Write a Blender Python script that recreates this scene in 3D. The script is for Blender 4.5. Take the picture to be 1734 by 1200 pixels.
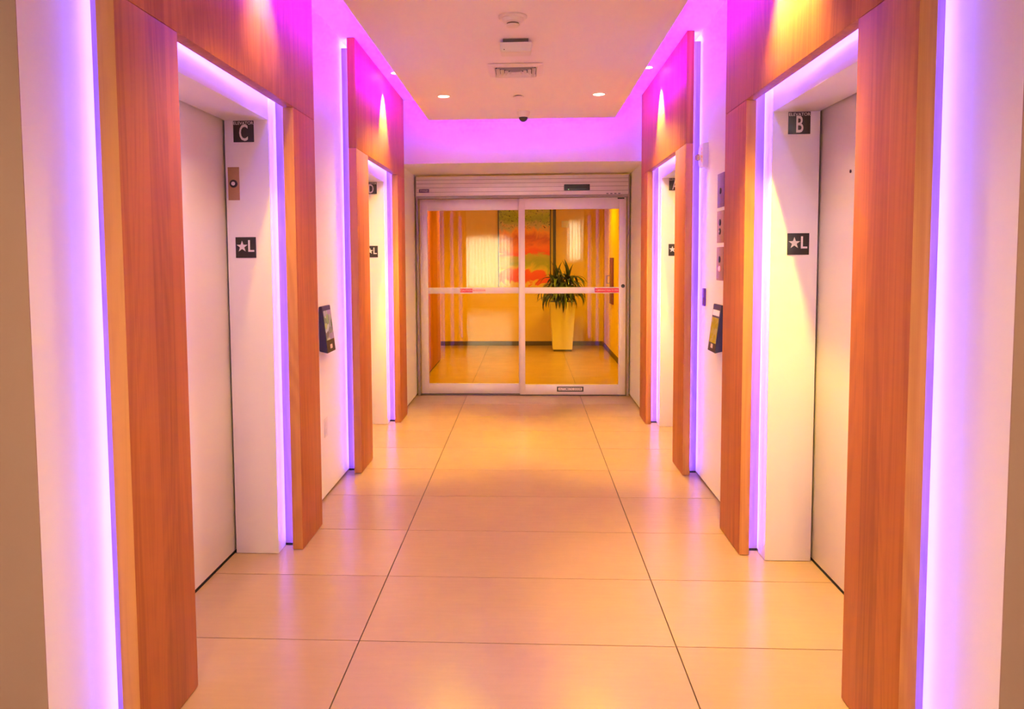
import bpy, bmesh, math, random
from mathutils import Vector, Matrix
random.seed(4)
for o in list(bpy.data.objects): bpy.data.objects.remove(o)
scene = bpy.context.scene
COL = scene.collection

# ---------------------------------------------------------------- camera
cam_d = bpy.data.cameras.new('camera'); cam = bpy.data.objects.new('camera', cam_d); COL.objects.link(cam)
W, H, F = 1734.0, 1200.0, 1300.0
PX, PY = 826.41705, 525.24302                      # principal point of the shifted lens
right = Vector((0.99868503, 0.05088352, -0.0062507))
up = Vector((0.00280668, 0.06747645, 0.99771692))
fwd = Vector((-0.05118913, 0.9964225, -0.0672449))
m = Matrix((( right.x, up.x, -fwd.x, 0), (right.y, up.y, -fwd.y, 0), (right.z, up.z, -fwd.z, 1.5), (0, 0, 0, 1)))
cam.matrix_world = m
cam_d.sensor_fit = 'HORIZONTAL'; cam_d.sensor_width = 36.0; cam_d.lens = 36.0 * F / W
cam_d.shift_x = (W / 2 - PX) / W; cam_d.shift_y = (PY - H / 2) / W
cam_d.clip_start = 0.05; cam_d.clip_end = 100
scene.camera = cam

# ---------------------------------------------------------------- world, exposure
world = bpy.data.worlds.new('world'); scene.world = world; world.use_nodes = True
world.node_tree.nodes['Background'].inputs[0].default_value = (1.0, 0.62, 0.45, 1)
world.node_tree.nodes['Background'].inputs[1].default_value = 0.05
vs = scene.view_settings
vs.view_transform = 'Standard'; vs.look = 'None'; vs.gamma = 1.0; vs.use_curve_mapping = False
vs.exposure = 0.14

# light levels (all tuned here)
WARM = (1.0, 0.64, 0.31); AMBER = (1.0, 0.64, 0.05); ORANGE = (1.0, 0.60, 0.01)
P_CLOUD = 175.0; P_CLOUD_NEAR = 72.0; P_SLOT = 470.0; P_SLOT_C = 110.0; P_LOBBY = 225.0; P_VEST = 165.0
LED_COL = (0.19, 0.115, 1.0); LED_S = 44.0
COVE_COL = (0.60, 0.0, 2.2); COVE_S = 72.0
PANE_S = 190.0

# ---------------------------------------------------------------- materials
def new_mat(name):
    mt = bpy.data.materials.new(name); mt.use_nodes = True
    nt = mt.node_tree; b = nt.nodes['Principled BSDF']
    return mt, nt, b
def N(nt, t, **kw):
    n = nt.nodes.new(t)
    for k, v in kw.items(): setattr(n, k, v)
    return n
def plain(name, col, rough=0.5, metal=0.0, var=0.04, scale=14.0, bump=0.0, spec=0.5):
    mt, nt, b = new_mat(name)
    tc = N(nt, 'ShaderNodeTexCoord'); no = N(nt, 'ShaderNodeTexNoise')
    no.inputs['Scale'].default_value = scale; no.inputs['Detail'].default_value = 5
    nt.links.new(tc.outputs['Object'], no.inputs['Vector'])
    mr = N(nt, 'ShaderNodeMapRange'); mr.inputs[3].default_value = 1 - var; mr.inputs[4].default_value = 1 + var
    nt.links.new(no.outputs[0], mr.inputs[0])
    mx = N(nt, 'ShaderNodeVectorMath', operation='SCALE'); mx.inputs[0].default_value = col
    nt.links.new(mr.outputs[0], mx.inputs['Scale']); nt.links.new(mx.outputs[0], b.inputs['Base Color'])
    b.inputs['Roughness'].default_value = rough; b.inputs['Metallic'].default_value = metal
    b.inputs['Specular IOR Level'].default_value = spec
    if bump:
        bp = N(nt, 'ShaderNodeBump'); bp.inputs['Strength'].default_value = bump; bp.inputs['Distance'].default_value = 0.002
        nt.links.new(no.outputs[0], bp.inputs['Height']); nt.links.new(bp.outputs[0], b.inputs['Normal'])
    return mt
def emit(name, col, s):
    mt, nt, b = new_mat(name)
    b.inputs['Base Color'].default_value = (0.8, 0.8, 0.8, 1)
    b.inputs['Emission Color'].default_value = (*col, 1); b.inputs['Emission Strength'].default_value = s
    return mt
def wood(name, base, dark, seed=0.0):
    mt, nt, b = new_mat(name); L = nt.links
    tc = N(nt, 'ShaderNodeTexCoord')
    mp = N(nt, 'ShaderNodeMapping'); mp.inputs['Scale'].default_value = (30, 30, 0.9); mp.inputs['Location'].default_value = (seed, seed * 2, seed)
    L.new(tc.outputs['Object'], mp.inputs['Vector'])
    n1 = N(nt, 'ShaderNodeTexNoise'); n1.inputs['Scale'].default_value = 1.0; n1.inputs['Detail'].default_value = 6; n1.inputs['Distortion'].default_value = 0.6
    L.new(mp.outputs[0], n1.inputs['Vector'])
    mp2 = N(nt, 'ShaderNodeMapping'); mp2.inputs['Scale'].default_value = (170, 170, 2.5)
    L.new(tc.outputs['Object'], mp2.inputs['Vector'])
    n2 = N(nt, 'ShaderNodeTexNoise'); n2.inputs['Scale'].default_value = 1.0; n2.inputs['Detail'].default_value = 3
    L.new(mp2.outputs[0], n2.inputs['Vector'])
    # cathedral rings
    mp3 = N(nt, 'ShaderNodeMapping'); mp3.inputs['Scale'].default_value = (5, 5, 0.55); mp3.inputs['Location'].default_value = (seed * 3, 1.7, seed)
    L.new(tc.outputs['Object'], mp3.inputs['Vector'])
    n3 = N(nt, 'ShaderNodeTexNoise'); n3.inputs['Scale'].default_value = 1.0; n3.inputs['Detail'].default_value = 1
    L.new(mp3.outputs[0], n3.inputs['Vector'])
    mul = N(nt, 'ShaderNodeMath', operation='MULTIPLY'); mul.inputs[1].default_value = 90.0
    L.new(n3.outputs[0], mul.inputs[0])
    sn = N(nt, 'ShaderNodeMath', operation='SINE'); L.new(mul.outputs[0], sn.inputs[0])
    # veneer leaves about 13 cm wide
    sep = N(nt, 'ShaderNodeSeparateXYZ'); L.new(tc.outputs['Object'], sep.inputs[0])
    dv = N(nt, 'ShaderNodeMath', operation='DIVIDE'); dv.inputs[1].default_value = 0.13; L.new(sep.outputs['Y'], dv.inputs[0])
    ad = N(nt, 'ShaderNodeMath', operation='ADD'); ad.inputs[1].default_value = seed; L.new(dv.outputs[0], ad.inputs[0])
    fl = N(nt, 'ShaderNodeMath', operation='FLOOR'); L.new(ad.outputs[0], fl.inputs[0])
    wn = N(nt, 'ShaderNodeTexWhiteNoise', noise_dimensions='1D'); L.new(fl.outputs[0], wn.inputs['W'])
    def ma(op, a, k):
        n = N(nt, 'ShaderNodeMath', operation=op); L.new(a, n.inputs[0])
        if isinstance(k, (int, float)): n.inputs[1].default_value = k
        else: L.new(k, n.inputs[1])
        return n.outputs[0]
    f = ma('ADD', ma('MULTIPLY', n1.outputs[0], 0.75), ma('MULTIPLY', n2.outputs[0], 0.35))
    f = ma('ADD', f, ma('MULTIPLY', sn.outputs[0], 0.07))
    f = ma('ADD', f, ma('MULTIPLY', wn.outputs[0], 0.30))
    cr = N(nt, 'ShaderNodeValToRGB'); L.new(f, cr.inputs[0])
    cr.color_ramp.elements[0].position = 0.42; cr.color_ramp.elements[0].color = (*dark, 1)
    cr.color_ramp.elements[1].position = 0.85; cr.color_ramp.elements[1].color = (*base, 1)
    L.new(cr.outputs[0], b.inputs['Base Color'])
    b.inputs['Roughness'].default_value = 0.5
    bp = N(nt, 'ShaderNodeBump'); bp.inputs['Strength'].default_value = 0.12; bp.inputs['Distance'].default_value = 0.001
    L.new(n2.outputs[0], bp.inputs['Height']); L.new(bp.outputs[0], b.inputs['Normal'])
    return mt
def tile_mat():
    mt, nt, b = new_mat('floor_tile_porcelain'); L = nt.links
    tc = N(nt, 'ShaderNodeTexCoord')
    n1 = N(nt, 'ShaderNodeTexNoise'); n1.inputs['Scale'].default_value = 3.0; n1.inputs['Detail'].default_value = 8; n1.inputs['Roughness'].default_value = 0.65
    L.new(tc.outputs['Object'], n1.inputs['Vector'])
    mp = N(nt, 'ShaderNodeMapping'); mp.inputs['Scale'].default_value = (6, 45, 1); L.new(tc.outputs['Object'], mp.inputs['Vector'])
    n2 = N(nt, 'ShaderNodeTexNoise'); n2.inputs['Scale'].default_value = 1.0; n2.inputs['Detail'].default_value = 4; L.new(mp.outputs[0], n2.inputs['Vector'])
    oi = N(nt, 'ShaderNodeObjectInfo')
    a = N(nt, 'ShaderNodeMath', operation='MULTIPLY_ADD'); a.inputs[1].default_value = 0.5; L.new(n1.outputs[0], a.inputs[0])
    a2 = N(nt, 'ShaderNodeMath', operation='MULTIPLY_ADD'); a2.inputs[1].default_value = 0.3; L.new(n2.outputs[0], a2.inputs[0]); L.new(a2.outputs[0], a.inputs[2])
    a3 = N(nt, 'ShaderNodeMath', operation='MULTIPLY'); a3.inputs[1].default_value = 0.2; L.new(oi.outputs['Random'], a3.inputs[0]); L.new(a3.outputs[0], a2.inputs[2])
    cr = N(nt, 'ShaderNodeValToRGB'); L.new(a.outputs[0], cr.inputs[0])
    cr.color_ramp.elements[0].position = 0.25; cr.color_ramp.elements[0].color = (0.335, 0.215, 0.13, 1)
    cr.color_ramp.elements[1].position = 0.8; cr.color_ramp.elements[1].color = (0.41, 0.265, 0.16, 1)
    L.new(cr.outputs[0], b.inputs['Base Color'])
    b.inputs['Roughness'].default_value = 0.27
    rr = N(nt, 'ShaderNodeMapRange'); rr.inputs[3].default_value = 0.19; rr.inputs[4].default_value = 0.30
    L.new(n1.outputs[0], rr.inputs[0]); L.new(rr.outputs[0], b.inputs['Roughness'])
    return mt
def glass_mat():
    mt = bpy.data.materials.new('clear_glass'); mt.use_nodes = True; nt = mt.node_tree; nt.nodes.clear()
    out = N(nt, 'ShaderNodeOutputMaterial'); mx = N(nt, 'ShaderNodeMixShader'); fr = N(nt, 'ShaderNodeFresnel'); fr.inputs[0].default_value = 1.45
    tr = N(nt, 'ShaderNodeBsdfTransparent'); tr.inputs[0].default_value = (0.99, 0.93, 0.50, 1)  # amber tint carries part of the vestibule's orange light
    gl = N(nt, 'ShaderNodeBsdfGlossy'); gl.inputs['Roughness'].default_value = 0.0
    nt.links.new(fr.outputs[0], mx.inputs[0]); nt.links.new(tr.outputs[0], mx.inputs[1]); nt.links.new(gl.outputs[0], mx.inputs[2]); nt.links.new(mx.outputs[0], out.inputs[0])
    return mt
def art_mat():
    mt, nt, b = new_mat('abstract_painting_canvas'); L = nt.links
    tc = N(nt, 'ShaderNodeTexCoord'); sep = N(nt, 'ShaderNodeSeparateXYZ'); L.new(tc.outputs['Generated'], sep.inputs[0])
    mp = N(nt, 'ShaderNodeMapping'); mp.inputs['Scale'].default_value = (3, 1, 5); L.new(tc.outputs['Generated'], mp.inputs['Vector'])
    no = N(nt, 'ShaderNodeTexNoise'); no.inputs['Scale'].default_value = 1.2; no.inputs['Detail'].default_value = 4; no.inputs['Distortion'].default_value = 1.5
    L.new(mp.outputs[0], no.inputs['Vector'])
    ma = N(nt, 'ShaderNodeMath', operation='MULTIPLY_ADD'); ma.inputs[1].default_value = 0.28; L.new(no.outputs[0], ma.inputs[0]); L.new(sep.outputs['Z'], ma.inputs[2])
    sb = N(nt, 'ShaderNodeMath', operation='SUBTRACT'); sb.inputs[1].default_value = 0.14; L.new(ma.outputs[0], sb.inputs[0])
    cr = N(nt, 'ShaderNodeValToRGB'); L.new(sb.outputs[0], cr.inputs[0]); r = cr.color_ramp
    stops = [(0.0, (0.75, 0.5, 0.1)), (0.05, (0.8, 0.55, 0.12)), (0.075, (0.8, 0.06, 0.02)), (0.17, (0.85, 0.1, 0.03)), (0.2, (0.75, 0.6, 0.08)), (0.27, (0.35, 0.42, 0.04)),
             (0.36, (0.55, 0.45, 0.05)), (0.39, (0.85, 0.08, 0.01)), (0.5, (0.9, 0.2, 0.03)), (0.58, (0.6, 0.1, 0.02)), (0.66, (0.95, 0.4, 0.08)), (0.72, (0.6, 0.55, 0.3)), (0.8, (0.3, 0.45, 0.08)), (0.88, (0.45, 0.6, 0.12)), (0.95, (0.5, 0.55, 0.4))]
    r.elements[0].position, r.elements[0].color = stops[0][0], (*stops[0][1], 1)
    r.elements[1].position, r.elements[1].color = stops[-1][0], (*stops[-1][1], 1)
    for p, c in stops[1:-1]:
        e = r.elements.new(p); e.color = (*c, 1)
    # dark loose brush marks in the upper third
    n2 = N(nt, 'ShaderNodeTexNoise'); n2.inputs['Scale'].default_value = 4; n2.inputs['Distortion'].default_value = 3; L.new(mp.outputs[0], n2.inputs['Vector'])
    c2 = N(nt, 'ShaderNodeValToRGB'); c2.color_ramp.elements[0].position = 0.60; c2.color_ramp.elements[1].position = 0.64; L.new(n2.outputs[0], c2.inputs[0])
    gt = N(nt, 'ShaderNodeMath', operation='GREATER_THAN'); gt.inputs[1].default_value = 0.7; L.new(sep.outputs['Z'], gt.inputs[0])
    mm = N(nt, 'ShaderNodeMath', operation='MULTIPLY'); L.new(c2.outputs[0], mm.inputs[0]); L.new(gt.outputs[0], mm.inputs[1])
    mx = N(nt, 'ShaderNodeMix', data_type='RGBA'); L.new(mm.outputs[0], mx.inputs[0]); L.new(cr.outputs[0], mx.inputs[6]); mx.inputs[7].default_value = (0.06, 0.08, 0.04, 1)
    L.new(mx.outputs[2], b.inputs['Base Color']); b.inputs['Roughness'].default_value = 0.45
    return mt
def screen_mat(name, cols, s):
    mt, nt, b = new_mat(name); L = nt.links
    tc = N(nt, 'ShaderNodeTexCoord'); mp = N(nt, 'ShaderNodeMapping'); mp.inputs['Scale'].default_value = (1, 2.2, 3.4); L.new(tc.outputs['Generated'], mp.inputs['Vector'])
    vo = N(nt, 'ShaderNodeTexVoronoi'); vo.inputs['Scale'].default_value = 1.6; L.new(mp.outputs[0], vo.inputs['Vector'])
    sep = N(nt, 'ShaderNodeSeparateColor'); L.new(vo.outputs['Color'], sep.inputs[0])
    cr = N(nt, 'ShaderNodeValToRGB'); L.new(sep.outputs[0], cr.inputs[0]); r = cr.color_ramp
    r.elements[0].color = (*cols[0], 1); r.elements[1].color = (*cols[-1], 1)
    for i, c in enumerate(cols[1:-1]):
        e = r.elements.new((i + 1) / (len(cols) - 1)); e.color = (*c, 1)
    b.inputs['Base Color'].default_value = (0.02, 0.02, 0.02, 1); b.inputs['Roughness'].default_value = 0.15
    L.new(cr.outputs[0], b.inputs['Emission Color']); b.inputs['Emission Strength'].default_value = s
    return mt
M = {}
M['white'] = plain('white_paint', (0.88, 0.86, 0.84), 0.5, var=0.02, scale=3)
M['ceil'] = plain('white_ceiling_paint', (0.88, 0.83, 0.86), 0.85, var=0.015, scale=2)
M['steel_white'] = plain('white_enamel_steel', (0.88, 0.84, 0.79), 0.32, var=0.02, scale=2.2)
M['taupe'] = plain('taupe_paint', (0.34, 0.215, 0.165), 0.7, var=0.04, scale=5)  # brown tone, darker than the corridor walls
M['wood'] = wood('warm_oak_veneer', (0.50, 0.155, 0.032), (0.33, 0.084, 0.017))
M['wood_edge'] = wood('warm_oak_edge', (0.62, 0.27, 0.07), (0.45, 0.17, 0.04), 3.3)
M['backing'] = wood('pale_grey_oak_backing', (0.38, 0.22, 0.36), (0.27, 0.15, 0.27), 1.2)  # violet of the LED light is mixed into this wood colour
M['tile'] = tile_mat()
M['grout'] = plain('dark_grout', (0.05, 0.03, 0.025), 0.9, scale=40)
M['black'] = plain('black_shadow_gap', (0.012, 0.01, 0.01), 0.6)
M['blackplastic'] = plain('black_plastic', (0.018, 0.014, 0.013), 0.38, var=0.1, scale=60)
M['signblack'] = plain('black_sign_plate', (0.02, 0.017, 0.012), 0.5, var=0.15, scale=50)
M['signwhite'] = plain('raised_white_lettering', (0.78, 0.74, 0.70), 0.5)
M['alu'] = plain('satin_aluminium', (0.80, 0.72, 0.74), 0.42, metal=0.35, var=0.03, scale=20)
M['alu_dark'] = plain('bronze_grey_aluminium', (0.30, 0.24, 0.21), 0.45, metal=0.3)
M['brass'] = plain('brushed_bronze_plate', (0.42, 0.24, 0.11), 0.45, metal=0.15, var=0.06, scale=90)
M['steelplate'] = plain('brushed_steel_plate', (0.22, 0.12, 0.20), 0.45, metal=0.2, var=0.06, scale=90)
M['red'] = plain('red_print', (0.75, 0.02, 0.02), 0.45)
M['redband'] = plain('red_decal_band', (0.70, 0.03, 0.06), 0.5)
M['paleband'] = plain('pale_decal_band', (0.80, 0.66, 0.62), 0.5)
M['purpleplate'] = plain('violet_makers_plate', (0.10, 0.03, 0.14), 0.4)
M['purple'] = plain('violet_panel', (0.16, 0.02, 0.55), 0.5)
M['plastic'] = plain('white_plastic', (0.80, 0.76, 0.74), 0.4, var=0.01)
M['pot'] = plain('white_planter_glaze', (0.80, 0.74, 0.66), 0.35, var=0.02)
M['soil'] = plain('dark_soil', (0.04, 0.025, 0.015), 0.95, var=0.4, scale=80, bump=0.5)
M['leaf'] = plain('dark_green_leaf', (0.015, 0.035, 0.010), 0.32, var=0.5, scale=6)
M['leaf2'] = plain('mid_green_leaf', (0.045, 0.085, 0.02), 0.34, var=0.5, scale=6)
M['stem'] = plain('brown_cane', (0.14, 0.08, 0.04), 0.8, var=0.3, scale=50)
M['vestwall'] = plain('cream_vestibule_paint', (0.82, 0.60, 0.08), 0.6, var=0.02)  # orange lamp glow worked into the wall colour
M['baseb'] = plain('dark_brown_baseboard', (0.07, 0.05, 0.04), 0.5)
M['glass'] = glass_mat()
M['art'] = art_mat()
M['frame'] = plain('thin_dark_frame', (0.05, 0.035, 0.025), 0.4)
M['led'] = emit('blue_violet_led', LED_COL, LED_S)
M['cove'] = emit('magenta_cove_led', COVE_COL, COVE_S)
M['lamp'] = emit('warm_lamp_lens', (1.0, 0.72, 0.5), 14.0)
M['lamp_amber'] = emit('amber_lamp_lens', (1.0, 0.7, 0.35), 16.0)
M['pane'] = emit('bright_window_pane', (1.0, 0.95, 0.86), PANE_S)
M['redled'] = emit('red_button', (1.0, 0.05, 0.03), 1.2)
M['greenled'] = emit('green_indicator', (0.3, 1.0, 0.3), 1.5)
M['curtain'] = plain('sheer_white_curtain', (0.85, 0.83, 0.8), 0.9)
nt = M['curtain'].node_tree
tl = N(nt, 'ShaderNodeBsdfTranslucent'); tl.inputs[0].default_value = (0.8, 0.78, 0.72, 1)
mx = N(nt, 'ShaderNodeMixShader'); mx.inputs[0].default_value = 0.6
nt.links.new(nt.nodes['Principled BSDF'].outputs[0], mx.inputs[1]); nt.links.new(tl.outputs[0], mx.inputs[2]); nt.links.new(mx.outputs[0], nt.nodes['Material Output'].inputs[0])
M['screen_l'] = screen_mat('kiosk_picture_screen', [(0.05, 0.10, 0.02), (0.35, 0.12, 0.25), (0.30, 0.33, 0.10), (0.12, 0.05, 0.06), (0.5, 0.33, 0.3), (0.45, 0.3, 0.08)], 0.9)
M['screen_r'] = screen_mat('kiosk_amber_screen', [(0.30, 0.15, 0.0), (0.38, 0.19, 0.0), (0.42, 0.2, 0.06)], 0.9)
M['screen_bar'] = emit('kiosk_header_bar', (0.30, 0.13, 0.13), 0.8)

# ---------------------------------------------------------------- helpers
def add_box(bm, x0, x1, y0, y1, z0, z1, bev=0.0):
    vs_ = [bm.verts.new(p) for p in ((x0,y0,z0),(x1,y0,z0),(x1,y1,z0),(x0,y1,z0),(x0,y0,z1),(x1,y0,z1),(x1,y1,z1),(x0,y1,z1))]
    fs = [bm.faces.new([vs_[i] for i in f]) for f in ((3,2,1,0),(4,5,6,7),(0,1,5,4),(1,2,6,5),(2,3,7,6),(3,0,4,7))]
    if bev:
        es = list({e for f in fs for e in f.edges})
        bmesh.ops.bevel(bm, geom=es, offset=bev, segments=2, affect='EDGES', profile=0.5)
def add_lathe(bm, c, prof, n=28, axis='z'):
    rings = []
    for r, h in prof:
        ring = []
        for k in range(n):
            a = 2 * math.pi * k / n; u, v = r * math.cos(a), r * math.sin(a)
            p = {'z': (u, v, h), 'x': (h, u, v), 'y': (u, h, v)}[axis]
            ring.append(bm.verts.new((c[0] + p[0], c[1] + p[1], c[2] + p[2])))
        rings.append(ring)
    for a, b in zip(rings, rings[1:]):
        for k in range(n): bm.faces.new((a[k], a[(k+1) % n], b[(k+1) % n], b[k]))
    bm.faces.new(rings[0]); bm.faces.new(rings[-1])
def mesh_obj(name, bm, mat, parent=None, smooth=False):
    bmesh.ops.recalc_face_normals(bm, faces=bm.faces[:])
    me = bpy.data.meshes.new(name); bm.to_mesh(me); bm.free()
    me.materials.append(mat)
    if smooth:
        for p in me.polygons: p.use_smooth = True
        try: me.set_sharp_from_angle(angle=math.radians(38))
        except Exception: pass
    o = bpy.data.objects.new(name, me); COL.objects.link(o)
    if parent:
        o.parent = parent; o.matrix_parent_inverse = Matrix.Translation(parent.location).inverted()
    return o
def box(name, x0, x1, y0, y1, z0, z1, mat, parent=None, bev=0.0):
    bm = bmesh.new(); add_box(bm, min(x0,x1), max(x0,x1), y0, y1, z0, z1, bev); return mesh_obj(name, bm, mat, parent, bev > 0)
def lathe(name, c, prof, mat, parent=None, n=28, axis='z'):
    bm = bmesh.new(); add_lathe(bm, c, prof, n, axis); return mesh_obj(name, bm, mat, parent, True)
def tag(o, label, cat, group=None, kind=None):
    o['label'] = label; o['category'] = cat
    if group: o['group'] = group
    if kind: o['kind'] = kind
    return o
def thing(name, loc, label, cat, group=None, kind=None):
    o = bpy.data.objects.new(name, None); o.empty_display_size = 0.1; COL.objects.link(o); o.location = loc
    return tag(o, label, cat, group, kind)
def struct(o, label=None, cat=None):
    o['kind'] = 'structure'
    if label: o['label'] = label; o['category'] = cat
    return o
def text(name, s, size, origin, ux, uy, mat, parent, depth=0.0012, sx=1.0, bold=0.0, align='CENTER'):
    """flat raised lettering: origin = centre, ux/uy = reading and up directions"""
    cu = bpy.data.curves.new(name, 'FONT'); cu.body = s; cu.size = size; cu.extrude = depth; cu.offset = bold
    cu.align_x = align; cu.align_y = 'CENTER'; cu.resolution_u = 3
    tmp = bpy.data.objects.new('tmp', cu); COL.objects.link(tmp)
    dg = bpy.context.evaluated_depsgraph_get(); me = bpy.data.meshes.new_from_object(tmp.evaluated_get(dg))
    bpy.data.objects.remove(tmp); bpy.data.curves.remove(cu)
    me.name = name; me.materials.clear(); me.materials.append(mat)
    ux = Vector(ux).normalized(); uy = Vector(uy).normalized(); uz = ux.cross(uy)
    for v in me.vertices: v.co = Vector(origin) + ux * (v.co.x * sx) + uy * v.co.y + uz * v.co.z
    o = bpy.data.objects.new(name, me); COL.objects.link(o)
    o.parent = parent; o.matrix_parent_inverse = Matrix.Translation(parent.location).inverted()
    return o
def spot(loc, target, power, col, size, blend, parent, radius=0.03):
    d = bpy.data.lights.new('lamp_beam', 'SPOT'); d.energy = power; d.color = col; d.spot_size = math.radians(size); d.spot_blend = blend; d.shadow_soft_size = radius
    o = bpy.data.objects.new('lamp_beam', d); COL.objects.link(o)
    o.location = Vector(loc) - parent.location; o.parent = parent
    o.rotation_euler = (Vector(target) - Vector(loc)).to_track_quat('-Z', 'Y').to_euler()
    return o

# ---------------------------------------------------------------- dimensions (metres)
VL, VR = -1.2739, 1.1694          # white wall planes
WL, WR = -1.1637, 1.0627          # faces of the wood surrounds
WLb, WRb = -1.2175, 1.1113        # backs of the wood surrounds
DL, DR = -1.5037, 1.4009          # elevator door planes
HU, HC, HH, HS = 3.0, 2.75, 2.2593, 2.1878
YT, YD = 7.35, 8.342              # transom wall, sliding door
Y0 = 1.90                         # lobby wall
P = {'L': [(2.163, 2.559), (3.831, 4.211), (5.253, 5.639), (6.918, 7.307)],
     'R': [(2.185, 2.576), (3.838, 4.230), (5.260, 5.625), (6.906, 7.277)]}
OPEN = {'C': (2.615, 3.775), 'D': (5.694, 6.847), 'B': (2.631, 3.770), 'A': (5.680, 6.807)}
CAS = 0.115

# ---------------------------------------------------------------- the setting
floor = box('floor', -4.2, 4.2, -7.2, 13.4, -0.12, -0.006, M['grout']); struct(floor, 'beige large format tiled floor running down the whole corridor', 'floor')
ZR, DZ = 2.90456, 0.61855; SL, SR = -0.6657, 0.571; TW = SR - SL
def tile(x0, x1, y0, y1):
    bm = bmesh.new(); g = 0.0022
    add_box(bm, x0 + g, x1 - g, y0 + g, y1 - g, -0.006, random.uniform(-0.0002, 0.0002), 0.0008)
    t = mesh_obj('floor_tile', bm, M['tile'], floor)
for k in range(-7, 17):
    a, b = ZR + k * DZ, ZR + (k + 1) * DZ
    b = min(b, 13.19)
    for (x0, x1) in ((-1.505, SL), (SL, SR), (SR, 1.403)):
        tile(x0, x1, a, b)
for k in range(-12, 0):                                  # lobby, either side and behind the camera
    a, b = ZR + (k - 7) * DZ, ZR + (k - 6) * DZ
    if a > -7.1:
        for j in range(-3, 4): tile(max(SL + j * TW, -4.1), min(SR + j * TW, 4.1), a, b)
for k in range(-7, -2):
    a, b = ZR + k * DZ, min(ZR + (k + 1) * DZ, Y0 - 0.02)
    for (x0, x1) in ((SL - 2 * TW - 0.5, SL - TW), (SL - TW, -1.505), (1.403, SR + TW), (SR + TW, 4.1)):
        if b > a + 0.05 and x1 > x0 + 0.05: tile(max(x0, -4.1), x1, a, b)

ceiling = box('ceiling', -4.2, 4.2, -7.2, YT + 1.2, HU, HU + 0.1, M['ceil']); struct(ceiling, 'upper ceiling glowing purple above the dropped panel', 'ceiling')
GAP = 0.014
def side_wall(name, xf, xb, opens, label):
    bm = bmesh.new(); sgn = 1 if xb > xf else -1; x0, x1 = sorted((xf, xb))
    y = Y0 + 0.0032
    for a, b in opens:
        add_box(bm, x0, x1, y, a - CAS, GAP, HU)
        add_box(bm, x0, x1, a - CAS, b + CAS, HS + CAS, HU)
        y = b + CAS
    add_box(bm, x0, x1, y, YT, GAP, HU)
    w = mesh_obj(name, bm, M['white']); struct(w, label, 'wall')
    bm = bmesh.new(); y = Y0 + 0.0032; xi = xf + 0.012 * sgn; q0, q1 = sorted((xi, xb))
    for a, b in opens:
        add_box(bm, q0, q1, y, a - CAS, 0, GAP); y = b + CAS
    add_box(bm, q0, q1, y, YT, 0, GAP)
    return w, bm
wl, bml = side_wall('wall_left', VL, -1.62, (OPEN['C'], OPEN['D']), 'white side wall with elevators C and D')
struct(mesh_obj('baseboard_left', bml, M['black']), 'thin black shadow gap along the foot of the left wall', 'baseboard')
wr, bmr = side_wall('wall_right', VR, 1.52, (OPEN['B'], OPEN['A']), 'white side wall with elevators A and B')
struct(mesh_obj('baseboard_right', bmr, M['black']), 'thin black shadow gap along the foot of the right wall', 'baseboard')
# transom above the sliding door with its alcove cheeks
bm = bmesh.new()
add_box(bm, -1.62, 1.52, YT, 8.50, 2.405, HU)
add_box(bm, -1.62, -1.218, YT, 8.50, GAP, 2.405)
add_box(bm, 1.1094, 1.52, YT, 8.50, GAP, 2.405)
struct(mesh_obj('wall_back', bm, M['white']), 'white end wall above and beside the sliding glass door', 'wall')
bm = bmesh.new(); add_box(bm, -1.62, -1.228, YT, 8.5, 0, GAP); add_box(bm, 1.1194, 1.52, YT, 8.5, 0, GAP)
struct(mesh_obj('baseboard_back', bm, M['black']), 'thin black shadow gap along the foot of the door alcove', 'baseboard')
# lobby
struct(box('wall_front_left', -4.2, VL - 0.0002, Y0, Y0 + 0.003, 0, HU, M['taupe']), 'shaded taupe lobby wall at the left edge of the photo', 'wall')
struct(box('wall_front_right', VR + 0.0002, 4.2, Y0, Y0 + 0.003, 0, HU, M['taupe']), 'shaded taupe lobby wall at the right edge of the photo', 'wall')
struct(box('wall_lobby_left', -4.2, -4.1, -7.1, Y0, 0, HU, M['white']), 'white left wall of the lobby behind the viewpoint', 'wall')
struct(box('wall_lobby_right', 4.1, 4.2, -7.1, Y0, 0, HU, M['white']), 'white right wall of the lobby behind the viewpoint', 'wall')
wins = [(-1.95, -0.50, 0.55, 2.15), (1.28, 1.66, 1.45, 2.62)]
bm = bmesh.new()
add_box(bm, -4.2, wins[0][0], -7.2, -7.1, 0, HU); add_box(bm, wins[0][1], wins[1][0], -7.2, -7.1, 0, HU); add_box(bm, wins[1][1], 4.2, -7.2, -7.1, 0, HU)
for x0, x1, z0, z1 in wins: add_box(bm, x0, x1, -7.2, -7.1, 0, z0); add_box(bm, x0, x1, -7.2, -7.1, z1, HU)
struct(mesh_obj('wall_lobby_back', bm, M['white']), 'lobby wall with curtained windows behind the viewpoint', 'wall')
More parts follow.
